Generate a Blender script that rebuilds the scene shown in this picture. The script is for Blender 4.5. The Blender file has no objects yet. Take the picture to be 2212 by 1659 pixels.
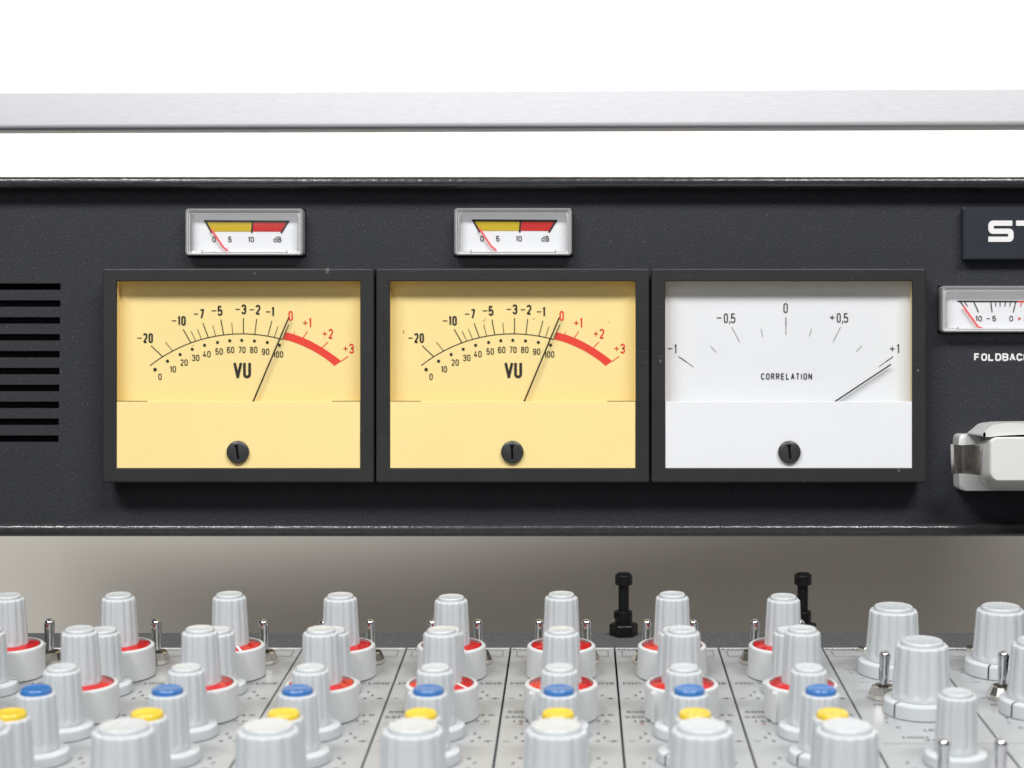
import bpy, bmesh, math, random
from mathutils import Vector, Matrix
random.seed(7)
scene = bpy.context.scene
COL = scene.collection
MM = 0.001
PI = math.pi
F = 3900.0            # focal length in units of a 2212 px wide frame
CX, CY = 1245.0, 830.0

# ------------------------------------------------------------------ camera
cam_d = bpy.data.cameras.new('camera')
cam = bpy.data.objects.new('camera', cam_d); COL.objects.link(cam)
cam.location = (0, 0, 0); cam.rotation_euler = (PI / 2, 0, 0)
cam_d.sensor_width = 36; cam_d.lens = F / 2212 * 36
cam_d.shift_x = -(CX - 1106) / 2212
cam_d.clip_start = 0.02; cam_d.clip_end = 50
cam_d.dof.use_dof = True; cam_d.dof.focus_distance = 0.705; cam_d.dof.aperture_fstop = 15
scene.camera = cam

# ------------------------------------------------------------------ studio light
world = bpy.data.worlds.new('World'); scene.world = world; world.use_nodes = True
bgn = world.node_tree.nodes['Background']
bgn.inputs['Color'].default_value = (0.93, 0.96, 1.0, 1); bgn.inputs['Strength'].default_value = 0.07

def area(name, loc, target, sx, sy, power, color=(1, 1, 1), spread=180, roll=0):
    d = bpy.data.lights.new(name, 'AREA'); d.shape = 'RECTANGLE'; d.size = sx; d.size_y = sy
    d.energy = power; d.color = color; d.spread = math.radians(spread)
    o = bpy.data.objects.new(name, d); COL.objects.link(o); o.location = loc
    q = (Vector(target) - Vector(loc)).to_track_quat('-Z', 'Y')
    o.rotation_euler = (q.to_matrix() @ Matrix.Rotation(math.radians(roll), 3, 'Z')).to_euler()
    return o

area('softbox_left', (-0.72, -0.46, 1.34), (-0.04, 0.72, 0.0), 0.98, 0.24, 26.2, (1, 0.985, 0.965))
area('softbox_right', (0.60, -0.46, 1.34), (-0.02, 0.72, 0.0), 0.98, 0.24, 26.2, (1, 0.985, 0.965))
area('overhead_fill', (0.0, 0.34, 0.42), (0.0, 0.43, -0.12), 1.0, 0.20, 0.14, (0.96, 0.98, 1.0), 76)  # added fill lamp over the front rows, brightens the desk front
area('front_fill', (-0.35, -0.55, 0.42), (0.0, 0.70, -0.05), 0.45, 0.5, 1.3, (0.97, 0.985, 1.0))  # added weak fill behind the camera, brightens chrome and front faces
area('backdrop_light', (0.0, 0.775, 0.30), (0.033, 0.975, 0.255), 1.8, 0.05, 3.1, (1, 1, 1), 95)  # added lamp out of view, burns the upper backdrop white

vs = scene.view_settings
vs.view_transform = 'Standard'; vs.look = 'None'; vs.exposure = 0; vs.gamma = 1
vs.use_curve_mapping = False
scene.render.film_transparent = False
scene.cycles.max_bounces = 10; scene.cycles.transparent_max_bounces = 16
scene.cycles.caustics_reflective = False; scene.cycles.caustics_refractive = False

# ------------------------------------------------------------------ materials
def srgb(r, g, b):
    f = lambda c: (c / 255 / 12.92) if c / 255 <= 0.04045 else ((c / 255 + 0.055) / 1.055) ** 2.4
    return (f(r), f(g), f(b), 1)

def mat(name, color, rough=0.5, metal=0.0, spec=0.5, var=0.0, var_scale=40.0, bump=0.0, bump_scale=800.0,
        stretch=(1, 1, 1), speck=None, speck_scale=500.0, speck_cut=0.72, rough_var=0.0, sss=0.0, coat=0.0, aniso=0.0, scratch=None):
    m = bpy.data.materials.new(name); m.use_nodes = True
    nt = m.node_tree; N = nt.nodes; L = nt.links
    b = N['Principled BSDF']
    if len(color) == 3: color = (*color, 1)
    b.inputs['Base Color'].default_value = color
    b.inputs['Roughness'].default_value = rough
    b.inputs['Metallic'].default_value = metal
    b.inputs['Specular IOR Level'].default_value = spec
    b.inputs['Coat Weight'].default_value = coat
    b.inputs['Anisotropic'].default_value = aniso
    if sss:
        b.inputs['Subsurface Weight'].default_value = sss
        b.inputs['Subsurface Radius'].default_value = (0.001, 0.001, 0.001)
        b.inputs['Subsurface Scale'].default_value = 1.0
    tc = N.new('ShaderNodeTexCoord')
    oi = N.new('ShaderNodeObjectInfo')
    ad = N.new('ShaderNodeVectorMath'); ad.operation = 'MULTIPLY_ADD'
    cmb = N.new('ShaderNodeCombineXYZ')
    L.new(oi.outputs['Random'], cmb.inputs[0]); L.new(oi.outputs['Random'], cmb.inputs[1])
    L.new(cmb.outputs[0], ad.inputs[0]); ad.inputs[1].default_value = (3.1, 1.7, 0); L.new(tc.outputs['Object'], ad.inputs[2])
    mp = N.new('ShaderNodeMapping'); mp.inputs['Scale'].default_value = stretch
    L.new(ad.outputs[0], mp.inputs['Vector'])
    def noise(scale, detail=3):
        n = N.new('ShaderNodeTexNoise'); n.inputs['Scale'].default_value = scale; n.inputs['Detail'].default_value = detail
        L.new(mp.outputs[0], n.inputs['Vector']); return n
    last = None
    if var:
        n = noise(var_scale, 4)
        r = N.new('ShaderNodeMapRange'); r.inputs[1].default_value = 0.25; r.inputs[2].default_value = 0.75
        r.inputs[3].default_value = 1 - var; r.inputs[4].default_value = 1 + var
        L.new(n.outputs['Fac'], r.inputs[0])
        mx = N.new('ShaderNodeVectorMath'); mx.operation = 'SCALE'; mx.inputs[0].default_value = color[:3]
        L.new(r.outputs[0], mx.inputs['Scale']); last = mx.outputs[0]
    if speck:
        n = noise(speck_scale, 1)
        r = N.new('ShaderNodeMapRange'); r.inputs[1].default_value = speck_cut; r.inputs[2].default_value = speck_cut + 0.04
        L.new(n.outputs['Fac'], r.inputs[0])
        mx = N.new('ShaderNodeMix'); mx.data_type = 'RGBA'
        L.new(r.outputs[0], mx.inputs['Factor'])
        if last: L.new(last, mx.inputs['A'])
        else: mx.inputs['A'].default_value = color
        mx.inputs['B'].default_value = (*speck[:3], 1); last = mx.outputs['Result']
    if scratch:     # a few fine slanting scratches
        m2 = N.new('ShaderNodeMapping'); m2.inputs['Rotation'].default_value = (0, 0.9, 0); m2.inputs['Scale'].default_value = (0.06, 1, 1)
        L.new(ad.outputs[0], m2.inputs['Vector'])
        n = N.new('ShaderNodeTexNoise'); n.inputs['Scale'].default_value = 1500; n.inputs['Detail'].default_value = 1
        L.new(m2.outputs[0], n.inputs['Vector'])
        r = N.new('ShaderNodeMapRange'); r.inputs[1].default_value = 0.73; r.inputs[2].default_value = 0.82; r.inputs[4].default_value = 0.8
        L.new(n.outputs['Fac'], r.inputs[0])
        mx = N.new('ShaderNodeMix'); mx.data_type = 'RGBA'; L.new(r.outputs[0], mx.inputs['Factor'])
        if last: L.new(last, mx.inputs['A'])
        else: mx.inputs['A'].default_value = color
        mx.inputs['B'].default_value = (*scratch[:3], 1); last = mx.outputs['Result']
    if last: L.new(last, b.inputs['Base Color'])
    if rough_var:
        n = noise(var_scale * 2.3, 5)
        r = N.new('ShaderNodeMapRange'); r.inputs[3].default_value = max(0.02, rough - rough_var); r.inputs[4].default_value = rough + rough_var
        L.new(n.outputs['Fac'], r.inputs[0]); L.new(r.outputs[0], b.inputs['Roughness'])
    if bump:
        n = noise(bump_scale, 2)
        bp = N.new('ShaderNodeBump'); bp.inputs['Strength'].default_value = 1.0; bp.inputs['Distance'].default_value = bump
        L.new(n.outputs['Fac'], bp.inputs['Height']); L.new(bp.outputs[0], b.inputs['Normal'])
    return m

def clear_mat(name, tint, alpha, rough=0.05):
    """clear plastic: mostly see-through, the rest a glossy pale skin"""
    m = bpy.data.materials.new(name); m.use_nodes = True
    nt = m.node_tree; N = nt.nodes; L = nt.links
    out = N['Material Output']; p = N['Principled BSDF']
    p.inputs['Base Color'].default_value = (*tint, 1); p.inputs['Roughness'].default_value = rough
    t = N.new('ShaderNodeBsdfTransparent'); mx = N.new('ShaderNodeMixShader')
    lw = N.new('ShaderNodeLayerWeight'); lw.inputs['Blend'].default_value = 0.5
    fr = N.new('ShaderNodeMath'); fr.operation = 'POWER'; fr.inputs[1].default_value = 4.0; L.new(lw.outputs['Facing'], fr.inputs[0])
    a = N.new('ShaderNodeMath'); a.operation = 'ADD'; a.inputs[1].default_value = alpha; a.use_clamp = True
    L.new(fr.outputs[0], a.inputs[0]); L.new(a.outputs[0], mx.inputs[0])
    L.new(t.outputs[0], mx.inputs[1]); L.new(p.outputs[0], mx.inputs[2]); L.new(mx.outputs[0], out.inputs[0])
    return m

def pane_mat(name):
    m = bpy.data.materials.new(name); m.use_nodes = True
    nt = m.node_tree; N = nt.nodes; L = nt.links
    out = N['Material Output']; N.remove(N['Principled BSDF'])
    g = N.new('ShaderNodeBsdfGlossy'); g.inputs['Roughness'].default_value = 0.03
    t = N.new('ShaderNodeBsdfTransparent'); mx = N.new('ShaderNodeMixShader')
    lw = N.new('ShaderNodeLayerWeight'); lw.inputs['Blend'].default_value = 0.5
    pw = N.new('ShaderNodeMath'); pw.operation = 'POWER'; pw.inputs[1].default_value = 5.0
    fr = N.new('ShaderNodeMath'); fr.operation = 'MULTIPLY_ADD'; fr.inputs[1].default_value = 0.9; fr.inputs[2].default_value = 0.025
    L.new(lw.outputs['Facing'], pw.inputs[0]); L.new(pw.outputs[0], fr.inputs[0])
    L.new(fr.outputs[0], mx.inputs[0]); L.new(t.outputs[0], mx.inputs[1]); L.new(g.outputs[0], mx.inputs[2])
    L.new(mx.outputs[0], out.inputs[0]); return m

M = {}
M['paint'] = mat('charcoal_grained_paint', (0.032, 0.034, 0.041), 0.55, spec=0.25, var=0.30, var_scale=1300, bump=0.00012, bump_scale=1400,
                 speck=(0.13, 0.13, 0.15), speck_scale=1700, speck_cut=0.70)
M['lip'] = mat('charcoal_wrinkle_paint', (0.036, 0.037, 0.041), 0.20, spec=0.6, bump=0.00016, bump_scale=700, stretch=(0.6, 1, 1), var=0.2, var_scale=500)
M['frame'] = mat('meter_frame_plastic', (0.030, 0.031, 0.032), 0.45, spec=0.25, var=0.12, var_scale=60, speck=(0.13, 0.13, 0.13), speck_scale=260, speck_cut=0.765, rough_var=0.08, scratch=(0.11, 0.11, 0.11))
M['screw'] = mat('screw_plastic', (0.036, 0.037, 0.039), 0.36, var=0.1, var_scale=200)
M['dark'] = mat('dark_void', (0.004, 0.004, 0.004), 0.9, spec=0.05)
M['yellow'] = mat('dial_yellow', srgb(252, 229, 159), 0.55, var=0.02, var_scale=30, speck=srgb(180, 150, 80), speck_scale=330, speck_cut=0.79, spec=0.3)
M['white'] = mat('dial_white', (0.83, 0.85, 0.88), 0.55, var=0.015, var_scale=30, speck=(0.5, 0.48, 0.42), speck_scale=330, speck_cut=0.80, spec=0.3)
M['cream'] = mat('meter_case_cream', srgb(232, 214, 170), 0.5)
M['ink'] = mat('black_ink', (0.018, 0.016, 0.012), 0.6)
M['inkgrey'] = mat('grey_ink', (0.035, 0.036, 0.04), 0.6)
M['inkpanel'] = mat('panel_ink', (0.035, 0.035, 0.037), 0.5)
M['inkpanelred'] = mat('panel_red_ink', (0.28, 0.02, 0.02), 0.5)
M['ink_red'] = mat('red_ink', (0.84, 0.055, 0.032), 0.55)
M['ink_red_shaded'] = mat('shaded_red_ink', (0.55, 0.016, 0.012), 0.55)  # red ink darkened to carry the shade on the small meter bands
M['ink_yellow'] = mat('mustard_ink', (0.58, 0.41, 0.008), 0.55)
M['ink_white'] = mat('white_ink', (0.85, 0.85, 0.85), 0.5)
M['needle_red'] = mat('needle_coral', (0.90, 0.10, 0.10), 0.5)
M['pane'] = pane_mat('clear_window')
M['acrylic'] = clear_mat('clear_acrylic', (0.52, 0.525, 0.53), 0.48, 0.06)
M['acrylic_glint'] = clear_mat('acrylic_edge_glint', (0.92, 0.92, 0.93), 0.9, 0.1)  # near-opaque pale lines painted as light caught on the clear rims
M['plate_blue'] = mat('blue_black_plate', (0.028, 0.033, 0.044), 0.35, var=0.08, var_scale=50, speck=(0.12, 0.12, 0.13), speck_scale=300, speck_cut=0.82)
M['knob'] = mat('light_grey_knob_plastic', (0.575, 0.605, 0.63), 0.44, spec=0.3, var=0.015, var_scale=150, rough_var=0.06, sss=0.3)
M['cap'] = mat('light_grey_cap_plastic', (0.58, 0.61, 0.63), 0.26, spec=0.45, var=0.02, var_scale=200, rough_var=0.05, sss=0.2)
M['collar'] = mat('pale_grey_collar_plastic', (0.64, 0.655, 0.66), 0.42, spec=0.4, var=0.02, var_scale=150, sss=0.2)
M['blue'] = mat('blue_cap_plastic', (0.048, 0.18, 0.48), 0.16, var=0.03, var_scale=200)
M['yellowcap'] = mat('yellow_cap_plastic', (0.80, 0.57, 0.045), 0.2, var=0.03, var_scale=200)
M['red'] = mat('red_ring_plastic', (0.56, 0.014, 0.018), 0.2, spec=0.6)
M['panel'] = mat('silver_grey_panel', (0.555, 0.572, 0.588), 0.42, metal=0.38, var=0.012, var_scale=700, stretch=(1, 0.3, 1), rough_var=0.06,
                 speck=(0.82, 0.82, 0.82), speck_scale=520, speck_cut=0.80)
M['edge_highlight'] = mat('panel_edge_highlight', (0.85, 0.85, 0.85), 0.35, metal=0.6, bump=0.0002, bump_scale=500)  # bright strip that paints the highlight along each panel's back edge
M['chrome'] = mat('chrome', (0.66, 0.66, 0.68), 0.09, metal=1.0, rough_var=0.05, var_scale=400)
M['nickel'] = mat('nickel', (0.78, 0.74, 0.68), 0.22, metal=1.0, rough_var=0.05, var_scale=300)
M['clip'] = mat('dark_spring_steel', (0.56, 0.54, 0.51), 0.25, metal=1.0, var=0.15, var_scale=120, rough_var=0.1)
M['rail'] = mat('grey_textured_rail', (0.10, 0.102, 0.106), 0.75, spec=0.15, var=0.3, var_scale=1100, bump=0.00025, bump_scale=1000)
M['post'] = mat('black_post_plastic', (0.006, 0.006, 0.006), 0.4, spec=0.25, speck=(0.14, 0.14, 0.14), speck_scale=480, speck_cut=0.76, bump=0.0002, bump_scale=700)
M['housing'] = mat('white_housing_plastic', (0.76, 0.765, 0.76), 0.27, var=0.02, var_scale=60)
M['brushed'] = mat('brushed_aluminium', (0.78, 0.79, 0.825), 0.46, metal=0.4, var=0.06, var_scale=2200, stretch=(0.02, 1, 1), rough_var=0.04)
M['backdrop'] = mat('studio_backdrop_paper', (0.72, 0.69, 0.635), 0.9, spec=0.1, var=0.01, var_scale=3)

# ------------------------------------------------------------------ object helpers
def tag(o, label=None, cat=None, group=None, kind=None):
    if label: o['label'] = label
    if cat: o['category'] = cat
    if group: o['group'] = group
    if kind: o['kind'] = kind
    return o

def empty(name, loc_mm, rot=(0, 0, 0)):
    o = bpy.data.objects.new(name, None); COL.objects.link(o)
    o.location = Vector(loc_mm) * MM; o.rotation_euler = rot
    o.empty_display_size = 0.01
    return o

def weighted_normals(me, ang):
    """area-weighted corner normals, kept apart across edges sharper than ang: flat faces stay flat beside small roundings"""
    c = math.cos(ang)
    fn = [p.normal.copy() for p in me.polygons]; fa = [p.area for p in me.polygons]
    around = [[] for _ in me.vertices]
    for p in me.polygons:
        for v in p.vertices: around[v].append(p.index)
    out = []
    for p in me.polygons:
        n0 = fn[p.index]
        for v in p.vertices:
            n = Vector((0, 0, 0))
            for q in around[v]:
                if fn[q].dot(n0) > c: n += fn[q] * fa[q]
            out.append(n.normalized() if n.length > 0 else n0)
    me.normals_split_custom_set(out)

def build(name, bm, mats, parent=None, loc_mm=(0, 0, 0), rot=(0, 0, 0), smooth=None, recalc=True):
    if recalc: bmesh.ops.recalc_face_normals(bm, faces=bm.faces[:])
    bmesh.ops.scale(bm, vec=(MM, MM, MM), verts=bm.verts[:])
    me = bpy.data.meshes.new(name); bm.to_mesh(me); bm.free()
    for m in (mats if isinstance(mats, (list, tuple)) else [mats]): me.materials.append(M[m])
    if smooth is not None:
        me.polygons.foreach_set('use_smooth', [True] * len(me.polygons))
        weighted_normals(me, math.radians(smooth))
    o = bpy.data.objects.new(name, me); COL.objects.link(o)
    o.location = Vector(loc_mm) * MM; o.rotation_euler = rot
    if parent: o.parent = parent
    return o

def face(bm, pts, mi=0):
    f = bm.faces.new([bm.verts.new(p) for p in pts]); f.material_index = mi; return f

def box(bm, x0, x1, y0, y1, z0, z1, mi=0, bev=0, seg=2):
    vs_ = [bm.verts.new((x, y, z)) for x in (x0, x1) for y in (y0, y1) for z in (z0, z1)]
    idx = [(0, 1, 3, 2), (4, 6, 7, 5), (0, 4, 5, 1), (2, 3, 7, 6), (0, 2, 6, 4), (1, 5, 7, 3)]
    fs = [bm.faces.new([vs_[i] for i in q]) for q in idx]
    for f in fs: f.material_index = mi
    if bev:
        es = list({e for f in fs for e in f.edges})
        r = bmesh.ops.bevel(bm, geom=es, offset=bev, segments=seg, profile=0.5, affect='EDGES')
        for f in r['faces']: f.material_index = mi

def loft(bm, loops, mi=0, cap0=False, cap1=False, closed=True, mis=None):
    rows = [[bm.verts.new(p) for p in lp] for lp in loops]
    n = len(rows[0])
    for i in range(len(rows) - 1):
        for j in range(n if closed else n - 1):
            k = (j + 1) % n
            f = bm.faces.new((rows[i][j], rows[i][k], rows[i + 1][k], rows[i + 1][j]))
            f.material_index = mis[i] if mis else mi
    if cap0: bm.faces.new(rows[0]).material_index = mis[0] if mis else mi
    if cap1: bm.faces.new(rows[-1]).material_index = mis[-1] if mis else mi

def rrect(x0, x1, z0, z1, r, y, n=4):
    """rounded rectangle in the XZ plane"""
    pts = []
    r = max(r, 0.01)
    for (cx, cz, a0) in ((x1 - r, z1 - r, 0), (x0 + r, z1 - r, 90), (x0 + r, z0 + r, 180), (x1 - r, z0 + r, 270)):
        for i in range(n + 1):
            a = math.radians(a0 + 90 * i / n)
            pts.append((cx + r * math.cos(a), y, cz + r * math.sin(a)))
    return pts

def lathe(bm, prof, n=48, mi=0, rf=None, cap_top=True, cap_bot=False, mis=None, cx=0, cy=0):
    loops = []
    for (r, z) in prof:
        lp = []
        for j in range(n):
            a = 2 * PI * j / n
            rr = rf(a, r, z) if rf else r
            lp.append((cx + rr * math.cos(a), cy + rr * math.sin(a), z))
        loops.append(lp)
    loft(bm, loops, mi, cap_bot, cap_top, True, mis)

def prism(bm, pts, y0, y1, mi=0, bev=0, seg=3):
    """outline in XZ extruded from y0 (front) to y1"""
    a = [bm.verts.new((p[0], y0, p[1])) for p in pts]; b = [bm.verts.new((p[0], y1, p[1])) for p in pts]
    fs = [bm.faces.new(a), bm.faces.new(b[::-1])]
    n = len(pts)
    for i in range(n): fs.append(bm.faces.new((a[i], b[i], b[(i + 1) % n], a[(i + 1) % n])))
    for f in fs: f.material_index = mi
    if bev:
        r = bmesh.ops.bevel(bm, geom=[e for e in fs[0].edges], offset=bev, segments=seg, profile=0.5, affect='EDGES')
        for f in r['faces']: f.material_index = mi

_glyph = {}
def glyphs(s, bold):
    key = (s, bold)
    if key not in _glyph:
        c = bpy.data.curves.new('txt', 'FONT'); c.body = s; c.size = 1; c.offset = bold; c.resolution_u = 4
        o = bpy.data.objects.new('txt', c)
        me = bpy.data.meshes.new_from_object(o)
        vs_ = [(v.co.x, v.co.y) for v in me.vertices]; fs = [tuple(p.vertices) for p in me.polygons]
        bpy.data.objects.remove(o); bpy.data.meshes.remove(me); bpy.data.curves.remove(c)
        _glyph[key] = (vs_, fs)
    return _glyph[key]

def text(bm, s, cx, cz, w, h, put, mi=1, bold=0.0):
    """letters fitted to a box of width w and height h round (cx, cz); put(u, v) gives the 3-D point"""
    vs_, fs = glyphs(s, bold)
    x0 = min(v[0] for v in vs_); x1 = max(v[0] for v in vs_); z0 = min(v[1] for v in vs_); z1 = max(v[1] for v in vs_)
    if w is None: w = h * (x1 - x0) / (z1 - z0)
    bv = [bm.verts.new(put(cx + ((v[0] - x0) / (x1 - x0) - 0.5) * w, cz + ((v[1] - z0) / (z1 - z0) - 0.5) * h)) for v in vs_]
    for f in fs:
        try: bm.faces.new([bv[i] for i in f]).material_index = mi
        except ValueError: pass

def digit_paths(ch, W, H):
    """centre lines of narrow technical numerals in a W x H box"""
    r = W / 2
    def arc(cx, cy, rx, ry, a0, a1, n=9):
        return [(cx + rx * math.cos(math.radians(a0 + (a1 - a0) * i / n)), cy + ry * math.sin(math.radians(a0 + (a1 - a0) * i / n))) for i in range(n + 1)]
    if ch == '0':
        p = arc(r, H - r, r, r, 0, 180) + arc(r, r, r, r, 180, 360); return [p + [p[0]]]
    if ch == '1': return [[(W * .02, H * .80), (W * .95, H), (W * .95, 0)]]
    if ch == '2': return [arc(r, H - r, r, r, 175, 0) + [(W, H * .66), (W * .92, H * .55), (0, 0)], [(0, 0), (W, 0)]]
    if ch == '3':
        m = H * .52
        return [arc(r, H - r, r, r, 175, 0) + arc(W * .5, m + H * .15, W * .5, H * .15, 0, -90, 5) + [(W * .38, m)], [(W * .38, m)] + arc(W * .5, m - H * .15, W * .5, H * .15, 90, 0, 5) + arc(r, r, r, r, 0, -175)]
    if ch == '4': return [[(W * .55, H), (0, H * .25), (W, H * .25)], [(W * .74, H * .5), (W * .74, 0)]]
    if ch == '5': return [[(W * .94, H), (W * .06, H), (W * .02, H * .50)] + arc(r, H * .60 - r, r, r, 150, 0) + arc(r, r, r, r, 0, -175)]
    if ch == '6': return [arc(r, H - r, r, r, 5, 180) + arc(r, r, r, r, 180, 360) + arc(r, H * .58 - r, r, r, 0, 178)]
    if ch == '9': return [[(W - a, H - b) for (a, b) in p] for p in digit_paths('6', W, H)]
    if ch == '7': return [[(0, H), (W, H), (W * .92, H * .78), (W * .34, 0)]]
    if ch == '8':
        m = H * .52; q = W * .46
        a = arc(r, H - q, q, q, 0, 180) + arc(r, m + q, q, q, 180, 360); b = arc(r, m - r, r, r, 0, 180) + arc(r, r, r, r, 180, 360)
        return [a + [a[0]], b + [b[0]]]
    if ch == 'V': return [[(0, H), (r, 0), (W, H)]]
    if ch == 'U': return [[(0, H)] + arc(r, r, r, r, 180, 360) + [(W, H)]]

def letter_paths(ch, W, H):
    def arc(cx, cy, rx, ry, a0, a1, n=8):
        return [(cx + rx * math.cos(math.radians(a0 + (a1 - a0) * i / n)), cy + ry * math.sin(math.radians(a0 + (a1 - a0) * i / n))) for i in range(n + 1)]
    r = W / 2; m = H * .52
    q = min(r, H * .36)
    if ch == 'F': return [[(W * .9, H), (0, H), (0, 0)], [(0, m), (W * .78, m)]]
    if ch == 'E': return [[(W * .95, H), (0, H), (0, 0), (W * .95, 0)], [(0, m), (W * .85, m)]]
    if ch == 'L': return [[(0, H), (0, 0), (W * .92, 0)]]
    if ch == 'I': return [[(r, H), (r, 0)]]
    if ch == 'T': return [[(0, H), (W, H)], [(r, H), (r, 0)]]
    if ch == 'N': return [[(0, 0), (0, H), (W, 0), (W, H)]]
    if ch == 'K': return [[(0, H), (0, 0)], [(W, H), (0, H * .36)], [(W * .34, H * .58), (W, 0)]]
    if ch == 'A': return [[(0, 0), (r, H), (W, 0)], [(W * .2, H * .32), (W * .8, H * .32)]]
    if ch == 'O':
        p = arc(W - q, H - q, q, q, 0, 90) + arc(q, H - q, q, q, 90, 180) + arc(q, q, q, q, 180, 270) + arc(W - q, q, q, q, 270, 360); return [p + [p[0]]]
    if ch == 'C':
        return [arc(W - q, H - q, q, q, 15, 90) + arc(q, H - q, q, q, 90, 180) + arc(q, q, q, q, 180, 270) + arc(W - q, q, q, q, 270, 345)]
    if ch == 'D': return [[(0, 0), (0, H)] + arc(W - q, H - q, q, q, 90, 0) + arc(W - q, q, q, q, 0, -90) + [(0, 0)]]
    if ch in 'BR':
        h1 = (H - m) / 2; out = [[(0, 0), (0, H)] + arc(W - h1, H - h1, h1, h1, 90, -90) + [(0, m)]]
        h2 = m / 2
        out.append([(0, m)] + arc(W - h2, h2, h2, h2, 90, -90) + [(0, 0)] if ch == 'B' else [(W * .45, m), (W, 0)])
        return out

def lettering(bm, s_, cx, cz, w, h, t, put, mi=1, gap=0.34):
    wid = [0.35 if c == 'I' else 1.0 for c in s_]
    u = w / (sum(wid) + gap * (len(s_) - 1)); x = cx - w / 2
    for c, wd in zip(s_, wid):
        for p in letter_paths(c, u * wd - t, h - t):
            polyline(bm, [(x + t / 2 + a, cz - h / 2 + t / 2 + b) for (a, b) in p], t, put, mi)
        x += u * (wd + gap)

def numerals(bm, s_, cx, cz, w, h, t, put, mi=1):
    """a run of numerals fitted to w x h, stroke width t"""
    n = len(s_); wid = [0.55 if c == '1' else 1.0 for c in s_]; gap = 0.24
    u = w / (sum(wid) + gap * (n - 1)); x = cx - w / 2
    for c, wd in zip(s_, wid):
        for k, p in enumerate(digit_paths(c, u * wd - t, h - t)):
            polyline(bm, [(x + t / 2 + a, cz - h / 2 + t / 2 + b) for (a, b) in p], t, put, mi)
        x += u * (wd + gap)

def stroke(bm, p, q, w, put, mi=1):
    p = Vector(p); q = Vector(q); d = (q - p).normalized(); n = Vector((-d.y, d.x)) * w / 2
    face(bm, [put(*(p + n)), put(*(q + n)), put(*(q - n)), put(*(p - n))], mi)

def polyline(bm, pts, w, put, mi=1):
    P = [Vector(p) for p in pts]; L = []; R = []
    P = [p for i, p in enumerate(P) if i == 0 or (p - P[i - 1]).length > 1e-5]
    # split at sharp corners so that strokes keep their width
    for i in range(1, len(P) - 1):
        if (P[i] - P[i - 1]).angle(P[i + 1] - P[i]) > 0.9:
            e0 = (P[i] - P[i - 1]).normalized() * w * .35; e1 = (P[i + 1] - P[i]).normalized() * w * .35
            polyline(bm, P[:i] + [P[i] + e0], w, put, mi); polyline(bm, [P[i] - e1] + P[i + 1:], w, (lambda u, v, f=put: tuple(Vector(f(u, v)) - Vector((0, 0.008, 0)))), mi); return
    for i, p in enumerate(P):
        d = (P[min(i + 1, len(P) - 1)] - P[max(i - 1, 0)]).normalized(); n = Vector((-d.y, d.x)) * w / 2
        L.append(bm.verts.new(put(*(p + n)))); R.append(bm.verts.new(put(*(p - n))))
    for i in range(len(P) - 1): bm.faces.new((L[i], L[i + 1], R[i + 1], R[i])).material_index = mi

def disc(bm, c, r, put, mi=1, n=20):
    face(bm, [put(c[0] + r * math.cos(2 * PI * i / n), c[1] + r * math.sin(2 * PI * i / n)) for i in range(n)], mi)

def round_poly(pts, r, n=5):
    out = []; P = [Vector((p[0], p[1])) for p in pts]
    for i, p in enumerate(P):
        a = P[i - 1] - p; b = P[(i + 1) % len(P)] - p
        k = min(r, a.length * .45, b.length * .45)
        p0 = p + a.normalized() * k; p1 = p + b.normalized() * k
        for j in range(n + 1):
            t = j / n; q = p0 * (1 - t) ** 2 + p * 2 * t * (1 - t) + p1 * t * t
            out.append((q.x, q.y))
    return out

def PX(x, D): return (x - CX) * D / F
def PZ(y, D): return (CY - y) * D / F

# ------------------------------------------------------------------ setting: studio backdrop
bm = bmesh.new()
prof = [(0, 1200), (0, -700)]
for i in range(1, 13):
    a = PI / 2 * i / 12
    prof.append((-250 * (1 - math.cos(a)), -700 - 250 * math.sin(a)))
prof.append((-1500, -950))
# the paper hangs at a slight angle to the desk, farther away at the left
loft(bm, [[(x, 974 - 0.165 * x + y, z) for (y, z) in prof] for x in (-1500, 1500)], closed=False)
tag(build('backdrop', bm, 'backdrop', smooth=40), 'plain studio backdrop sweep, white where lit and grey brown in shade', 'backdrop', kind='structure')

# ------------------------------------------------------------------ meter bridge
BY = 750.0
bridge = empty('meter_bridge', (-30, BY, PZ(1160, 738)))
tag(bridge, 'long charcoal meter bridge with vent slots, carrying all the meters above the knobs', 'meter bridge')
OX, OZ = -30, PZ(1160, 738)
BX0, BX1 = -300.0, 270.0
ztop, zbot = PZ(392, 741), PZ(1140, 741)

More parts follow.
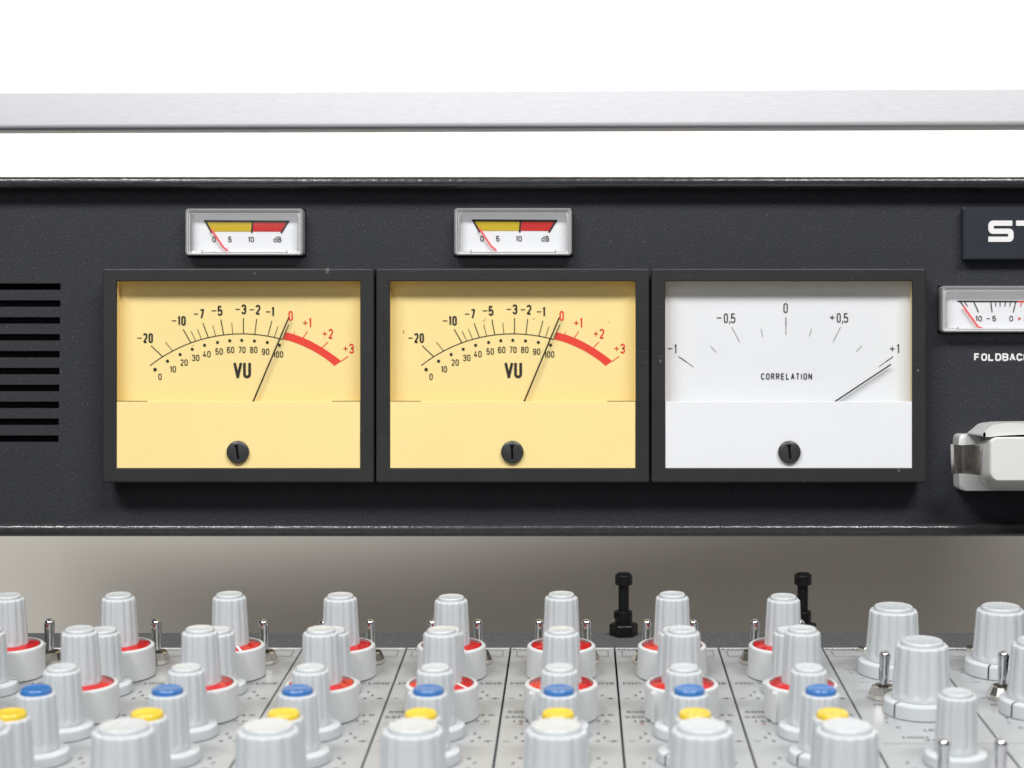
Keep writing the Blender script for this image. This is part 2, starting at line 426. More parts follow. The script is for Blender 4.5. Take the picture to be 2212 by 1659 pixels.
def plate(bm, xs, zs, holes, y0, y1, mi=0):
    xs = sorted(set(xs + [h[0] for h in holes] + [h[1] for h in holes])); zs = sorted(set(zs + [h[2] for h in holes] + [h[3] for h in holes]))
    inside = lambda x, z: any(h[0] < x < h[1] and h[2] < z < h[3] for h in holes)
    cell = {}
    for i in range(len(xs) - 1):
        for j in range(len(zs) - 1):
            cell[i, j] = not inside((xs[i] + xs[i + 1]) / 2, (zs[j] + zs[j + 1]) / 2)
    for (i, j), on in cell.items():
        if not on: continue
        a, b, c, d = xs[i], xs[i + 1], zs[j], zs[j + 1]
        face(bm, [(a, y0, c), (b, y0, c), (b, y0, d), (a, y0, d)], mi)
        face(bm, [(a, y1, c), (a, y1, d), (b, y1, d), (b, y1, c)], mi)
        if not cell.get((i - 1, j), False): face(bm, [(a, y0, c), (a, y0, d), (a, y1, d), (a, y1, c)], mi)
        if not cell.get((i + 1, j), False): face(bm, [(b, y0, c), (b, y1, c), (b, y1, d), (b, y0, d)], mi)
        if not cell.get((i, j - 1), False): face(bm, [(a, y0, c), (a, y1, c), (b, y1, c), (b, y0, c)], mi)
        if not cell.get((i, j + 1), False): face(bm, [(a, y0, d), (b, y0, d), (b, y1, d), (a, y1, d)], mi)

bm = bmesh.new()
holes = []
for k in range(10):
    zt = PZ(612.4 + 36.5 * k, BY); xr = PX(131 - 0.5 * k, BY)
    holes.append((BX0 + 14 - OX, xr - OX, zt - 2.75 - OZ, zt - OZ))
plate(bm, [BX0 - OX, BX1 - OX], [zbot - OZ, ztop - OZ], holes, 0, 1.6)
bmesh.ops.remove_doubles(bm, verts=bm.verts[:], dist=0.001)
def put_panel(u, v): return (u - OX, -0.12, v - OZ)
lettering(bm, 'FOLDBACK', PX(2164, BY), PZ(772, BY), 120 * BY / F, 16.5 * BY / F, 3.5 * BY / F, put_panel, 1, 0.16)
build('front_panel', bm, ['paint', 'ink_white'], bridge)

def lip_profile(ya, yb, za, zb, r, n=6):
    """rounded front edge, square back; list of (y, z)"""
    pts = [(yb, za)]
    for i in range(n + 1):
        a = PI / 2 * i / n; pts.append((ya + r - r * math.sin(a), za + r - r * math.cos(a)))
    for i in range(n + 1):
        a = PI / 2 * i / n; pts.append((ya + r - r * math.cos(a), zb - r + r * math.sin(a)))
    pts.append((yb, zb)); return pts

FD = 742.0
for nm, ya_, yb_ in (('top_flange', 406, 381), ('bottom_flange', 1160, 1132)):
    z0, z1 = PZ(ya_, FD) - OZ, PZ(yb_, FD) - OZ
    pr = lip_profile(FD - BY, 0, z0, z1, 2.25, 9)
    bm = bmesh.new()
    nx = 120
    loops = [[(BX0 - OX + (BX1 - BX0) * i / nx, y, z) for (y, z) in pr] for i in range(nx + 1)]
    loft(bm, loops, cap0=True, cap1=True)
    build(nm, bm, 'lip', bridge, smooth=50)
bm = bmesh.new()
zb_, zt_ = PZ(1160, FD) - OZ + 0.3, PZ(381, FD) - OZ - 0.3
box(bm, BX0 - OX, BX1 - OX, 1.7, 70, zt_ - 3, zt_, 0); box(bm, BX0 - OX, BX1 - OX, 1.7, 70, zb_, zb_ + 3, 0)
box(bm, BX0 - OX, BX1 - OX, 70, 72, zb_, zt_, 1)
box(bm, BX0 - OX - 2, BX0 - OX, -4, 72, zb_, zt_, 0); box(bm, BX1 - OX, BX1 - OX + 2, -4, 72, zb_, zt_, 0)
build('casing', bm, ['paint', 'dark'], bridge)
# dark sheet put behind the vents as the shade inside
bm = bmesh.new(); box(bm, BX0 - OX + 6, PX(140, BY) - OX, 8, 9, PZ(975, BY) - OZ, PZ(600, BY) - OZ, 0)
build('vent_shade_sheet', bm, 'dark', bridge)
# name plate
bm = bmesh.new()
x0, x1, z0, z1 = PX(2081, 745) - OX, PX(2081, 745) + 74 - OX, PZ(560, 745) - OZ, PZ(448, 745) - OZ
loft(bm, [rrect(x0, x1, z0, z1, 0.4, 0), rrect(x0, x1, z0, z1, 0.4, -4.2), rrect(x0 + .5, x1 - .5, z0 + .5, z1 - .5, 0.4, -4.7)], cap1=True)
plate_o = build('name_plate', bm, 'plate_blue', bridge, smooth=30)
tag(plate_o, 'blue black name plate with raised white capital letters')
bm = bmesh.new()
def seg_letter(bm, ch, x, z, w, h, t, yf, yb):
    r = 0.22 * h
    def bar(a, b, c, d): box(bm, x + a, x + b, yf, yb, z + c, z + d)
    if ch == 'S':
        m0, m1 = h / 2 - t / 2, h / 2 + t / 2
        pts = [(0, 0), (w - r, 0)]
        pts += [(w - r + r * math.sin(a), r - r * math.cos(a)) for a in [PI / 2 * i / 5 for i in range(1, 6)]]
        pts += [(w - r + r * math.cos(a), m1 - r + r * math.sin(a)) for a in [PI / 2 * i / 5 for i in range(0, 6)]]
        q = t * 0.2
        pts += [(t + q, m1)] + [(t + q - q * math.sin(a), m1 + q - q * math.cos(a)) for a in [PI / 2 * i / 3 for i in range(1, 4)]]
        pts += [(t, h - t - q)] + [(t + q - q * math.cos(a), h - t - q + q * math.sin(a)) for a in [PI / 2 * i / 3 for i in range(1, 4)]]
        pts += [(w - 0.05 * w, h - t), (w - 0.05 * w, h), (r, h)]
        pts += [(r - r * math.sin(a), h - r + r * math.cos(a)) for a in [PI / 2 * i / 5 for i in range(1, 6)]]
        pts += [(r - r * math.cos(a), m0 + r - r * math.sin(a)) for a in [PI / 2 * i / 5 for i in range(0, 6)]]
        pts += [(w - t - q, m0)] + [(w - t - q + q * math.sin(a), m0 - q + q * math.cos(a)) for a in [PI / 2 * i / 3 for i in range(1, 4)]]
        pts += [(w - t, t + q)] + [(w - t - q + q * math.cos(a), t + q - q * math.sin(a)) for a in [PI / 2 * i / 3 for i in range(1, 4)]]
        pts += [(0, t)]
        # drop repeated points
        out = []
        for p in pts:
            if not out or (abs(p[0] - out[-1][0]) + abs(p[1] - out[-1][1])) > 1e-4: out.append(p)
        prism(bm, [(x + p[0], z + p[1]) for p in out], yf, yb)
    elif ch == 'T': prism(bm, [(x, z + h - t), (x + w / 2 - t / 2, z + h - t), (x + w / 2 - t / 2, z), (x + w / 2 + t / 2, z), (x + w / 2 + t / 2, z + h - t), (x + w, z + h - t), (x + w, z + h), (x, z + h)], yf, yb)
    elif ch == 'U': prism(bm, [(x, z + r), (x + r * .3, z + r * .3), (x + r, z), (x + w - r, z), (x + w - r * .3, z + r * .3), (x + w, z + r), (x + w, z + h), (x + w - t, z + h), (x + w - t, z + t), (x + t, z + t), (x + t, z + h), (x, z + h)], yf, yb)
    elif ch == 'E': prism(bm, [(x, z), (x + w, z), (x + w, z + t), (x + t, z + t), (x + t, z + h / 2 - t / 2), (x + w, z + h / 2 - t / 2), (x + w, z + h / 2 + t / 2), (x + t, z + h / 2 + t / 2), (x + t, z + h - t), (x + w, z + h - t), (x + w, z + h), (x, z + h)], yf, yb)
    elif ch == 'D':
        bar(0, t, 0, h); bar(t + .01, w - t - .01, h - t, h); bar(t + .01, w - t - .01, 0, t); bar(w - t, w, t * .4, h - t * .4)
    elif ch == 'R':
        bar(0, t, 0, h); bar(t + .01, w - .3, h - t, h); bar(w - t, w, h / 2, h - t - .01); bar(t + .01, w - t - .01, h / 2 - t / 2, h / 2 + t / 2); bar(w - t, w, 0, h / 2 - .01)
lx = PX(2135, 745) - OX; lz = PZ(523, 745) - OZ
lw, lh, lt = 56 * 745 / F, 46 * 745 / F, 2.15
for i, ch in enumerate('STUDER'):
    seg_letter(bm, ch, lx + i * (lw + 0.75), lz, lw - 0.3, lh, lt, -5.1, -4.72)
build('raised_lettering', bm, 'ink_white', plate_o)

# ------------------------------------------------------------------ large meters
FRD, DID = 738.0, 745.0       # depths of the frame front and of the dial
V7 = lambda x, y: (x * 0.26667 + 221.2, y * 0.26667 + 612.0)
def make_big_meter(px_left, kind, label):
    x0, x1 = PX(px_left, FRD), PX({221: 808, 812: 1403, 1407: 2001}[px_left], FRD)
    z0, z1 = PZ(1043, FRD), PZ(580, FRD)
    xm, zm = (x0 + x1) / 2, (z0 + z1) / 2
    e = empty('panel_meter', (xm, BY, zm))
    tag(e, label, 'meter', 'large square panel meters in a row on the bridge')
    X0, X1, Z0, Z1 = x0 - xm, x1 - xm, z0 - zm, z1 - zm
    yf = FRD - BY; yd = DID - BY
    shift = x0 - PX(221, FRD)      # dial layout below is written for the first meter
    # frame
    bl, br, bt, bb = 5.4, 5.4, 4.95, 5.5
    bm = bmesh.new()
    b = 0.7
    loft(bm, [rrect(X0 + 1.2, X1 - 1.2, Z0 + 1.2, Z1 - 1.2, .5, -0.1), rrect(X0, X1, Z0, Z1, .8, -4.0), rrect(X0, X1, Z0, Z1, .8, yf + b), rrect(X0 + .25, X1 - .25, Z0 + .25, Z1 - .25, .8, yf + .18),
              rrect(X0 + b, X1 - b, Z0 + b, Z1 - b, .5, yf), rrect(X0 + bl, X1 - br, Z0 + bb, Z1 - bt, .25, yf),
              rrect(X0 + bl + .3, X1 - br - .3, Z0 + bb + .3, Z1 - bt - .3, .2, yf + 0.35), rrect(X0 + bl + .3, X1 - br - .3, Z0 + bb + .3, Z1 - bt - .3, .2, yf + 1.6)], 0)
    build('frame', bm, 'frame', e)
    ix0, ix1, iz0, iz1 = X0 + bl + .3, X1 - br - .3, Z0 + bb + .3, Z1 - bt - .3
    zc = PZ(868, FRD + .7) - zm
    base = 'white' if kind == 'corr' else 'yellow'
    # case walls round the dial
    bm = bmesh.new()
    loft(bm, [rrect(ix0 - .2, ix1 + .2, iz0, iz1 + .2, .2, yf + 1.6), rrect(ix0 - .2, ix1 + .2, iz0, iz1 + .2, .2, yd + 0.5)], 0)
    build('case', bm, 'cream' if kind == 'corr' else 'yellow', e)
    # dial with its printing
    bm = bmesh.new()
    face(bm, [(ix0 - 1, yd, iz0 + 8), (ix1 + 1, yd, iz0 + 8), (ix1 + 1, yd, iz1 + 1), (ix0 - 1, yd, iz1 + 1)], 0)
    def put(u, v): return (u, yd - 0.10, v)
    def put2(u, v): return (u, yd - 0.18, v)
    if kind == 'vu':
        def L(x, y):
            px, py = V7(x, y); return (PX(px, DID) + shift - xm, PZ(py, DID) - zm)
        s = 0.26667 * DID / F
        # circle through three points of the arc
        A = [(387, 668), (1143, 411), (1455, 456)]
        (ax, ay), (bx, by), (cx, cy) = A
        d = 2 * (ax * (by - cy) + bx * (cy - ay) + cx * (ay - by))
        ux = ((ax**2 + ay**2) * (by - cy) + (bx**2 + by**2) * (cy - ay) + (cx**2 + cy**2) * (ay - by)) / d
        uy = ((ax**2 + ay**2) * (cx - bx) + (bx**2 + by**2) * (ax - cx) + (cx**2 + cy**2) * (bx - ax)) / d
        R = math.hypot(ax - ux, ay - uy)
        a0 = math.atan2(668 - uy, 387 - ux); a1 = math.atan2(456 - uy, 1455 - ux)
        polyline(bm, [L(ux + R * math.cos(a0 + (a1 - a0) * i / 40), uy + R * math.sin(a0 + (a1 - a0) * i / 40)) for i in range(41)], 7.5 * s, put)
        for (p, q, w) in [((395, 507), (490, 597), 6), ((511, 478), (570, 549), 4), ((655, 375), (718, 484), 6.5), ((718, 388), (758, 470), 4), ((770, 372), (805, 458), 4),
                          ((815, 323), (858, 440), 6), ((895, 342), (918, 430), 4), ((960, 295), (983, 420), 6.5), ((1048, 322), (1057, 413), 4), ((1143, 283), (1143, 411), 6),
                          ((1250, 291), (1235, 416), 5.5), ((1373, 306), (1340, 430), 5.5), ((1422, 351), (1393, 440), 4), ((1510, 336), (1457, 456), 6)]:
            stroke(bm, L(*p), L(*q), w * 1.2 * s, put2)
        o_ = [(1485, 398), (1625, 442), (1780, 522), (1935, 632)]; i_ = [(1465, 457), (1610, 502), (1760, 580), (1880, 671)]
        def smooth4(P, n=24):
            out = []
            for k in range(n + 1):
                t = k / n
                w = [(1 - t) * (1 - 3 * t) * (1 - 1.5 * t), 9 * t * (1 - t) * (1 - 1.5 * t), -4.5 * t * (1 - t) * (1 - 3 * t), t * (3 * t - 1) * (3 * t - 2) / 2]
                out.append((sum(w[m] * P[m][0] for m in range(4)), sum(w[m] * P[m][1] for m in range(4))))
            return out
        O = [bm.verts.new(put(*L(*p))) for p in smooth4(o_)]; I = [bm.verts.new(put(*L(*p))) for p in smooth4(i_)]
        for k in range(len(O) - 1): bm.faces.new((O[k], O[k + 1], I[k + 1], I[k])).material_index = 2
        for (p, q, w) in [((1560, 390), (1549, 415), 4), ((1662, 390), (1625, 445), 6), ((1827, 475), (1780, 524), 6), ((1992, 592), (1930, 635), 6)]:
            stroke(bm, L(*p), L(*q), w * s, put2, 2)
        def num(t, cx, cy, sign, w, h, mi=1, bold=13.5):
            c = L(cx, cy); numerals(bm, t, c[0], c[1], w * s, h * s, bold * s, put2, mi)
            if sign:
                sx = cx - w / 2 - 29
                stroke(bm, L(sx - 18, cy), L(sx + 18, cy), 7 * s, put2, mi)
                if sign == '+': stroke(bm, L(sx, cy - 19), L(sx, cy + 19), 7 * s, put2, mi)
        for a in [('20', 370, 445, '-', 80, 80), ('10', 643, 305, '-', 66, 78), ('7', 806, 250, '-', 36, 80), ('5', 953, 224, '-', 40, 80), ('3', 1146, 212, '-', 40, 80),
                  ('2', 1260, 215, '-', 40, 80), ('1', 1381, 232, '-', 20, 80)]: num(*a)
        for a in [('0', 1525, 265, '', 36, 80), ('1', 1682, 322, '+', 20, 80), ('2', 1850, 410, '+', 38, 80), ('3', 2018, 530, '+', 38, 80)]: num(*a, mi=2, bold=11.5)
        for (x, y, r) in [(427, 700, 14.5), (528, 632, 13), (630, 578, 12.5), (728, 535, 12.5), (828, 503, 12.5), (933, 480, 12.5), (1032, 466, 12.5), (1129, 463, 12.5), (1232, 468, 12.5), (1336, 480, 12.5), (1435, 502, 12.5)]:
            disc(bm, L(x, y), r * s, put2)
        for (t, x, y, w) in [('0', 467, 758, 27), ('10', 572, 697, 48), ('20', 662, 643, 60), ('30', 756, 605, 60), ('40', 846, 575, 62), ('50', 946, 553, 60), ('60', 1039, 541, 60), ('70', 1131, 540, 58), ('80', 1226, 540, 60), ('90', 1322, 555, 60), ('100', 1425, 577, 80)]:
            num(t, x, y, '', w, 52, bold=7)
        c = L(1097, 703); numerals(bm, 'V', c[0], c[1], 74 * s, 135 * s, 22 * s, put2)
        c = L(1172, 703); numerals(bm, 'U', c[0], c[1], 64 * s, 135 * s, 22 * s, put2)
        c0, c1 = L(1240, 915), L(1510, 278)
    else:
        V2 = lambda x, y: (x * 0.34671 + 1364.1, y * 0.34671 + 516.1)
        def L(x, y):
            px, py = V2(x, y); return (PX(px, DID) - xm, PZ(py, DID) - zm)
        s = 0.34671 * DID / F
        for (p, q, w) in [((293, 734), (345, 769), 5), ((345, 769), (386, 799), 3), ((493, 670), (528, 708), 2.6), ((625, 550), (674, 645), 2.8), ((806, 562), (818, 610), 2.6), ((962, 489), (962, 545), 5), ((962, 545), (962, 599), 2.8),
                          ((1120, 561), (1108, 609), 2.6), ((1303, 549), (1255, 644), 2.8), ((1434, 667), (1399, 706), 2.6), ((1630, 734), (1585, 766), 5), ((1585, 766), (1541, 797), 3)]:
            stroke(bm, L(*p), L(*q), w * s, put2)
        def num(parts, sign=None):
            for (t, x, y, w, h) in parts:
                c = L(x, y)
                if t == ',': stroke(bm, (c[0] + .15, c[1] + h * s / 2), (c[0] - .15, c[1] - h * s / 2), 6 * s, put2)
                else: numerals(bm, t, c[0], c[1], w * s, h * s, 7 * s, put2)
            if sign:
                (x, y, sg) = sign
                stroke(bm, L(x - 15, y), L(x + 15, y), 5.5 * s, put2)
                if sg == '+': stroke(bm, L(x, y - 15), L(x, y + 15), 5.5 * s, put2)
        num([('0', 960, 432, 27, 61)])
        num([('0', 588, 495, 25, 60), (',', 612, 522, 7, 18), ('5', 633, 495, 28, 60)], (546, 493, '-'))
        num([('0', 1291, 493, 25, 60), (',', 1315, 521, 7, 18), ('5', 1336, 493, 28, 60)], (1250, 491, '+'))
        num([('1', 273, 687, 14, 60)], (240, 685, '-'))
        num([('1', 1660, 686, 15, 60)], (1624, 686, '+'))
        c = L(966, 858); lettering(bm, 'CORRELATION', c[0], c[1], 318 * s, 40 * s, 6.6 * s, put2, 1, 0.34)
        c0, c1 = L(1230, 1040), L(1617, 783)
    build('dial', bm, [base, 'inkgrey' if kind == 'corr' else 'ink', 'ink_red'], e, recalc=False)
    # needle: a thin rod just in front of the dial
    bm = bmesh.new()
    yn = yd - 1.7
    k = (DID - 1.7) / DID
    P0 = Vector(((c0[0] + xm) * k - xm, yn, (c0[1] + zm) * k - zm)); P1 = Vector(((c1[0] + xm) * k - xm, yn, (c1[1] + zm) * k - zm))
    if kind == 'vu' and shift > 50:      # the second needle stands a hair more upright
        P1.x -= 0.2
    P0 = P0 + (P0 - P1).normalized() * 6
    d = (P1 - P0).normalized(); n1 = Vector((-d.z, 0, d.x)); n2 = Vector((0, 1, 0))
    loft(bm, [[P + (n1 * math.cos(a) + n2 * math.sin(a)) * r for a in [2 * PI * i / 8 for i in range(8)]] for (P, r) in ((P0, 0.33), (P1, 0.30))], cap0=True, cap1=True)
    build('needle', bm, 'ink', e, smooth=60)
    # lower cover
    bm = bmesh.new()
    box(bm, ix0 + .05, ix1 - .05, yf + .55, yf + 1.5, iz0 + .05, zc, 0, 0.12, 1)
    if kind == 'vu':
        for (a, b_) in ((ix0 + .05, ix0 + 12.5), (ix1 - 11.5, ix1 - .05)): box(bm, a, b_, yf + .62, yf + 1.3, zc + .02, zc + .30, 1)  # black strips painted as the gap shadow between cover and dial
    build('lower_cover', bm, [base, 'dark'], e)
    # window
    bm = bmesh.new(); face(bm, [(ix0, yf + 1.0, zc + .02), (ix1, yf + 1.0, zc + .02), (ix1, yf + 1.0, iz1), (ix0, yf + 1.0, iz1)])
    build('window', bm, 'pane', e, recalc=False)
    # zero screw
    sx = {221: 514, 812: 1106.5, 1407: 1705}[px_left]
    sc = Vector((PX(sx, FRD) - xm, 0, PZ(977, FRD) - zm))
    bm = bmesh.new()
    lathe(bm, [(4.5, 0), (4.6, 0.3), (4.6, 1.1), (4.3, 1.5), (3.4, 1.75), (1.8, 1.9), (0.6, 1.93)], 40)
    so = build('adjusting_screw', bm, 'screw', e, loc_mm=(sc.x, yf + .55, sc.z), rot=(PI / 2, 0, 0), smooth=40)
    bm = bmesh.new()
    box(bm, -0.45, 0.45, -2.7, 2.7, 1.6, 1.99, 0); box(bm, -.8, .8, 2.2, 3.0, 1.5, 1.985, 0)
    build('slot', bm, 'dark', so, rot=(0, 0, math.radians({221: 9, 812: 2, 1407: 5}[px_left])))
    return e

make_big_meter(221, 'vu', 'yellow VU meter nearest the vent slots, below the first small level meter')
make_big_meter(812, 'vu', 'yellow VU meter in the middle, between the other yellow meter and the white one')
make_big_meter(1407, 'corr', 'white correlation meter with its needle resting at plus one')

# ------------------------------------------------------------------ small edge meters
SFD, SDD = 744.3, 748.4
def make_small_meter(px0, px1, py0, py1, kind, label, dx=0.0, dy=0.0):
    x0, x1, z0, z1 = PX(px0, SFD), PX(px1, SFD), PZ(py1, SFD), PZ(py0, SFD)
    xm, zm = (x0 + x1) / 2, (z0 + z1) / 2
    e = empty('edge_meter', (xm, BY, zm)); tag(e, label, 'meter', 'small clear-cased level meters on the bridge')
    X0, X1, Z0, Z1 = x0 - xm, x1 - xm, z0 - zm, z1 - zm
    yf, yd = SFD - BY, SDD - BY
    # black cut-out of the panel showing round the case
    bm = bmesh.new(); loft(bm, [rrect(X0 - .3, X1 + .3, Z0 - .3, Z1 + .3, .3, -0.05), rrect(X0 - .3, X1 + .3, Z0 - .3, Z1 + .3, .3, -0.25)], cap1=True)
    build('cut_out', bm, 'dark', e)
    # clear case: stepped rims
    w, b = 2.5, 1.5
    bm = bmesh.new()
    R = lambda i, y, r: rrect(X0 + i, X1 - i, Z0 + i * 0.72, Z1 - i * 0.9, r, y)
    loft(bm, [R(0, -.3, 1.3), R(0, yf + .5, 1.3), R(.2, yf + .1, 1.2), R(.85, yf, 1.1), R(1.08, yf + .25, 1.0), R(1.6, yf + .3, .9), R(1.82, yf + .55, .8), R(2.45, yf + .7, .5), R(2.6, yd - .1, .4)],
         mis=[0, 0, 0, 1, 0, 1, 0, 0])
    box(bm, X0 + 7.2, X1 - 7.2, yf + .1, yf + .5, Z0 + 1.25, Z0 + 1.6, 1); 
    box(bm, X0 + 6.6, X0 + 7.15, yf + .05, yf + .8, Z0 + .9, Z0 + 2.3, 0); box(bm, X1 - 7.15, X1 - 6.6, yf + .05, yf + .8, Z0 + .9, Z0 + 2.3, 0)
    build('clear_case', bm, ['acrylic', 'acrylic_glint'], e, smooth=30)
    bm = bmesh.new(); face(bm, [(X0 + 2, yf + .6, Z0 + 1.6), (X1 - 2, yf + .6, Z0 + 1.6), (X1 - 2, yf + .6, Z1 - 2), (X0 + 2, yf + .6, Z1 - 2)])
    build('window', bm, 'pane', e, recalc=False)
    bm = bmesh.new()
    face(bm, [(X0 + 1.9, yd, Z0 + .8), (X1 - 1.9, yd, Z0 + .8), (X1 - 1.9, yd, Z1 - 1.5), (X0 + 1.9, yd, Z1 - 1.5)])
    def put(u, v): return (u, yd - .10, v)
    def put2(u, v): return (u, yd - .18, v)
    def put3(u, v): return (u, yd - .26, v)
    if kind == 'ppm':
        def L(x, y): return (PX(x * .14 + 368.7 + dx, SDD) - xm, PZ(y * .14 + 435 + dy, SDD) - zm)
        s = .14 * SDD / F
        face(bm, [put(*L(*p)) for p in ((530, 305), (1265, 305), (1255, 470), (640, 470))], 3)
        face(bm, [put(*L(*p)) for p in ((1265, 305), (1820, 310), (1700, 472), (1255, 470))], 2)
        stroke(bm, L(518, 308), L(1830, 316), 32 * s, put2); stroke(bm, L(532, 302), L(636, 488), 30 * s, put2)
        stroke(bm, L(1267, 310), L(1252, 492), 28 * s, put2); stroke(bm, L(1815, 312), L(1703, 494), 30 * s, put2)
        for (t, x, w, h) in (('0', 672, 56, 86), ('5', 916, 54, 86), ('10', 1240, 92, 86), ('dB', 1648, 125, 86)):
            c = L(x, 590)
            if t == 'dB': text(bm, t, c[0], c[1], w * s, h * s, put2, 1, 0.006)
            else: numerals(bm, t, c[0], c[1], w * s, h * s, 13 * s, put2)
        pts = [(632, 435), (820, 715), (868, 748), (900, 790)]
    else:
        def L(x, y): return (PX(x * .2399 + 1990.7, SDD) - xm, PZ(y * .2399 + 412.9, SDD) - zm)
        s = .2399 * SDD / F
        stroke(bm, L(322, 994), L(862, 996), 12 * s, put2); stroke(bm, L(862, 996), L(1290, 998), 12 * s, put2, 2)
        for (p, q, w) in (((345, 994), (380, 1040), 9), ((385, 994), (413, 1038), 7), ((468, 994), (512, 1092), 9), ((622, 994), (634, 1092), 9), ((665, 994), (668, 1040), 7), ((706, 994), (706, 1040), 7), ((753, 994), (749, 1040), 7), ((800, 994), (793, 1040), 7), ((848, 994), (824, 1092), 9)):
            stroke(bm, L(*p), L(*q), w * s, put3)
        for (p, q, w) in (((905, 996), (888, 1040), 8), ((990, 996), (955, 1092), 9), ((1110, 996), (1070, 1092), 9)): stroke(bm, L(*p), L(*q), w * s, put3, 2)
        for (t, x, w, mi) in (('10', 513, 60, 1), ('5', 654, 34, 1), ('0', 807, 34, 1), ('3', 935, 34, 2), ('5', 1075, 34, 2)):
            c = L(x, 1149); numerals(bm, t, c[0], c[1], w * s, 50 * s, 7.5 * s, put2, mi)
        stroke(bm, L(584, 1150), L(614, 1150), 7 * s, put2); stroke(bm, L(452, 1148), L(468, 1148), 7 * s, put2, 2)
        stroke(bm, L(863, 1150), L(895, 1150), 7 * s, put2, 2); stroke(bm, L(879, 1134), L(879, 1166), 7 * s, put2, 2)
        pts = [(370, 1038), (492, 1210), (510, 1228), (545, 1240)]
    build('dial', bm, ['white', 'ink', 'ink_red_shaded' if kind == 'ppm' else 'ink_red', 'ink_yellow'], e, recalc=False)
    bm = bmesh.new()
    q = [L(*p) for p in pts]
    yn = yd - 1.3
    polyline(bm, q, 0.72, lambda u, v: (u, yn, v), 0)
    r = bmesh.ops.extrude_face_region(bm, geom=bm.faces[:])
    bmesh.ops.translate(bm, vec=(0, .25, 0), verts=[v for v in r['geom'] if isinstance(v, bmesh.types.BMVert)])
    build('needle', bm, 'needle_red', e)
    return e

make_small_meter(400, 655, 451, 552, 'ppm', 'small clear meter with yellow and red band above the VU meter by the vent slots')
make_small_meter(981, 1236, 450, 552, 'ppm', 'small clear meter with yellow and red band above the middle VU meter', dx=578.5, dy=-1.5)
make_small_meter(2033, 2288, 618, 718, 'fold', 'small clear meter with a plain black scale above the foldback lettering')

# ------------------------------------------------------------------ connector with spring clip
cz = lambda x, y, D: (PX(x * .14225 + 1990.7, D), PZ(y * .14225 + 870, D))
ce = empty('connector_housing', (PX(2130, 735), BY, PZ(985, 735)))
tag(ce, 'white plastic connector housing with a dark spring clip, beside the white correlation meter', 'connector')
EX, EZ = PX(2130, 735), PZ(985, 735)
def loc(x, y, D): a = cz(x, y, D); return (a[0] - EX, a[1] - EZ)
W = 2450   # right end of the housing in the same zoomed units, beyond the frame
bm = bmesh.new()
D = 738
prism(bm, round_poly([loc(*p, D) for p in ((580, 1340), (560, 700), (575, 480), (W, 480), (W, 1340))], 2.2), D - BY, -0.1, 0, 1.4, 4)
build('base', bm, 'housing', ce, smooth=60)
def shell(rings, name, parent):
    """rounded shell through outlines at growing depth"""
    bm = bmesh.new()
    loft(bm, [[(p[0], y, p[1]) for p in rg] for (rg, y) in rings], cap0=True, cap1=False)
    return build(name, bm, 'housing', parent, smooth=50)
def outline(x0, xs, yt, yb, ch, D, r):
    """left end chamfered by ch: xs is where the full height starts"""
    return round_poly([loc(*p, D) for p in ((x0, yb - ch), (x0, yt + ch * .55), (xs, yt), (W, yt - 6), (W, yb), (xs, yb))], r)
rb = shell([(outline(1075, 1130, 545, 1170, 60, 712, 5), 711 - BY), (outline(1045, 1120, 530, 1190, 80, 712, 5), 711.6 - BY), (outline(1020, 1110, 524, 1215, 100, 713, 5), 713.5 - BY),
            (outline(960, 1100, 520, 1260, 130, 718, 5), 719 - BY), (outline(880, 1080, 520, 1320, 150, 728, 5), 728 - BY), (outline(865, 1070, 520, 1335, 150, 736, 5), 737.9 - BY)], 'body', ce)
bm = bmesh.new()
for i, x in enumerate((945, 985, 1020)):
    D = 722 - i * 4
    a = loc(x, 610 - i * 15, D); b_ = loc(x + 14, 1060, D)
    box(bm, a[0], a[0] + .5, D - BY - 2.2, D - BY + 4, b_[1], a[1], 0, .18, 2)
build('grip_ribs', bm, 'housing', rb, smooth=40)
bm = bmesh.new(); D = 713
prism(bm, round_poly([loc(*p, D) for p in ((1010, 530), (880, 500), (970, 432), (1075, 335), (1300, 306), (W, 296), (W, 484), (1500, 488), (1160, 507))], 4.5, 8), D - BY, 737.9 - BY, 0, 1.9, 5)
build('lid', bm, 'housing', ce, smooth=60)
bm = bmesh.new(); a = loc(1220, 498, 715); b_ = loc(W, 512, 715); box(bm, a[0], b_[0], 718 - BY, 737 - BY, b_[1] - .3, a[1] + .3)
build('seam', bm, 'dark', ce)
# spring clip: curved sheet
bm = bmesh.new(); D = 726
prof = [(445, 722), (470, 719.5), (505, 719), (530, 721.5), (590, 725), (680, 727), (780, 726), (860, 723), (890, 721)]
fr = []
for (x, dd) in prof:
    t = (x - 445) / 445
    top = loc(x, 630 + 25 * math.sin(t * PI), 721); bot = loc(x + 18 * (1 - t), 1078 + 26 * t, 721)
    fr.append((top, bot, dd - BY))
loops = [[(t[0], y, t[1]), (b_[0], y, b_[1]), (b_[0], y + .7, b_[1]), (t[0], y + .7, t[1])] for (t, b_, y) in fr]
loft(bm, loops, cap0=True, cap1=True)
build('spring_clip', bm, 'clip', ce, smooth=50)

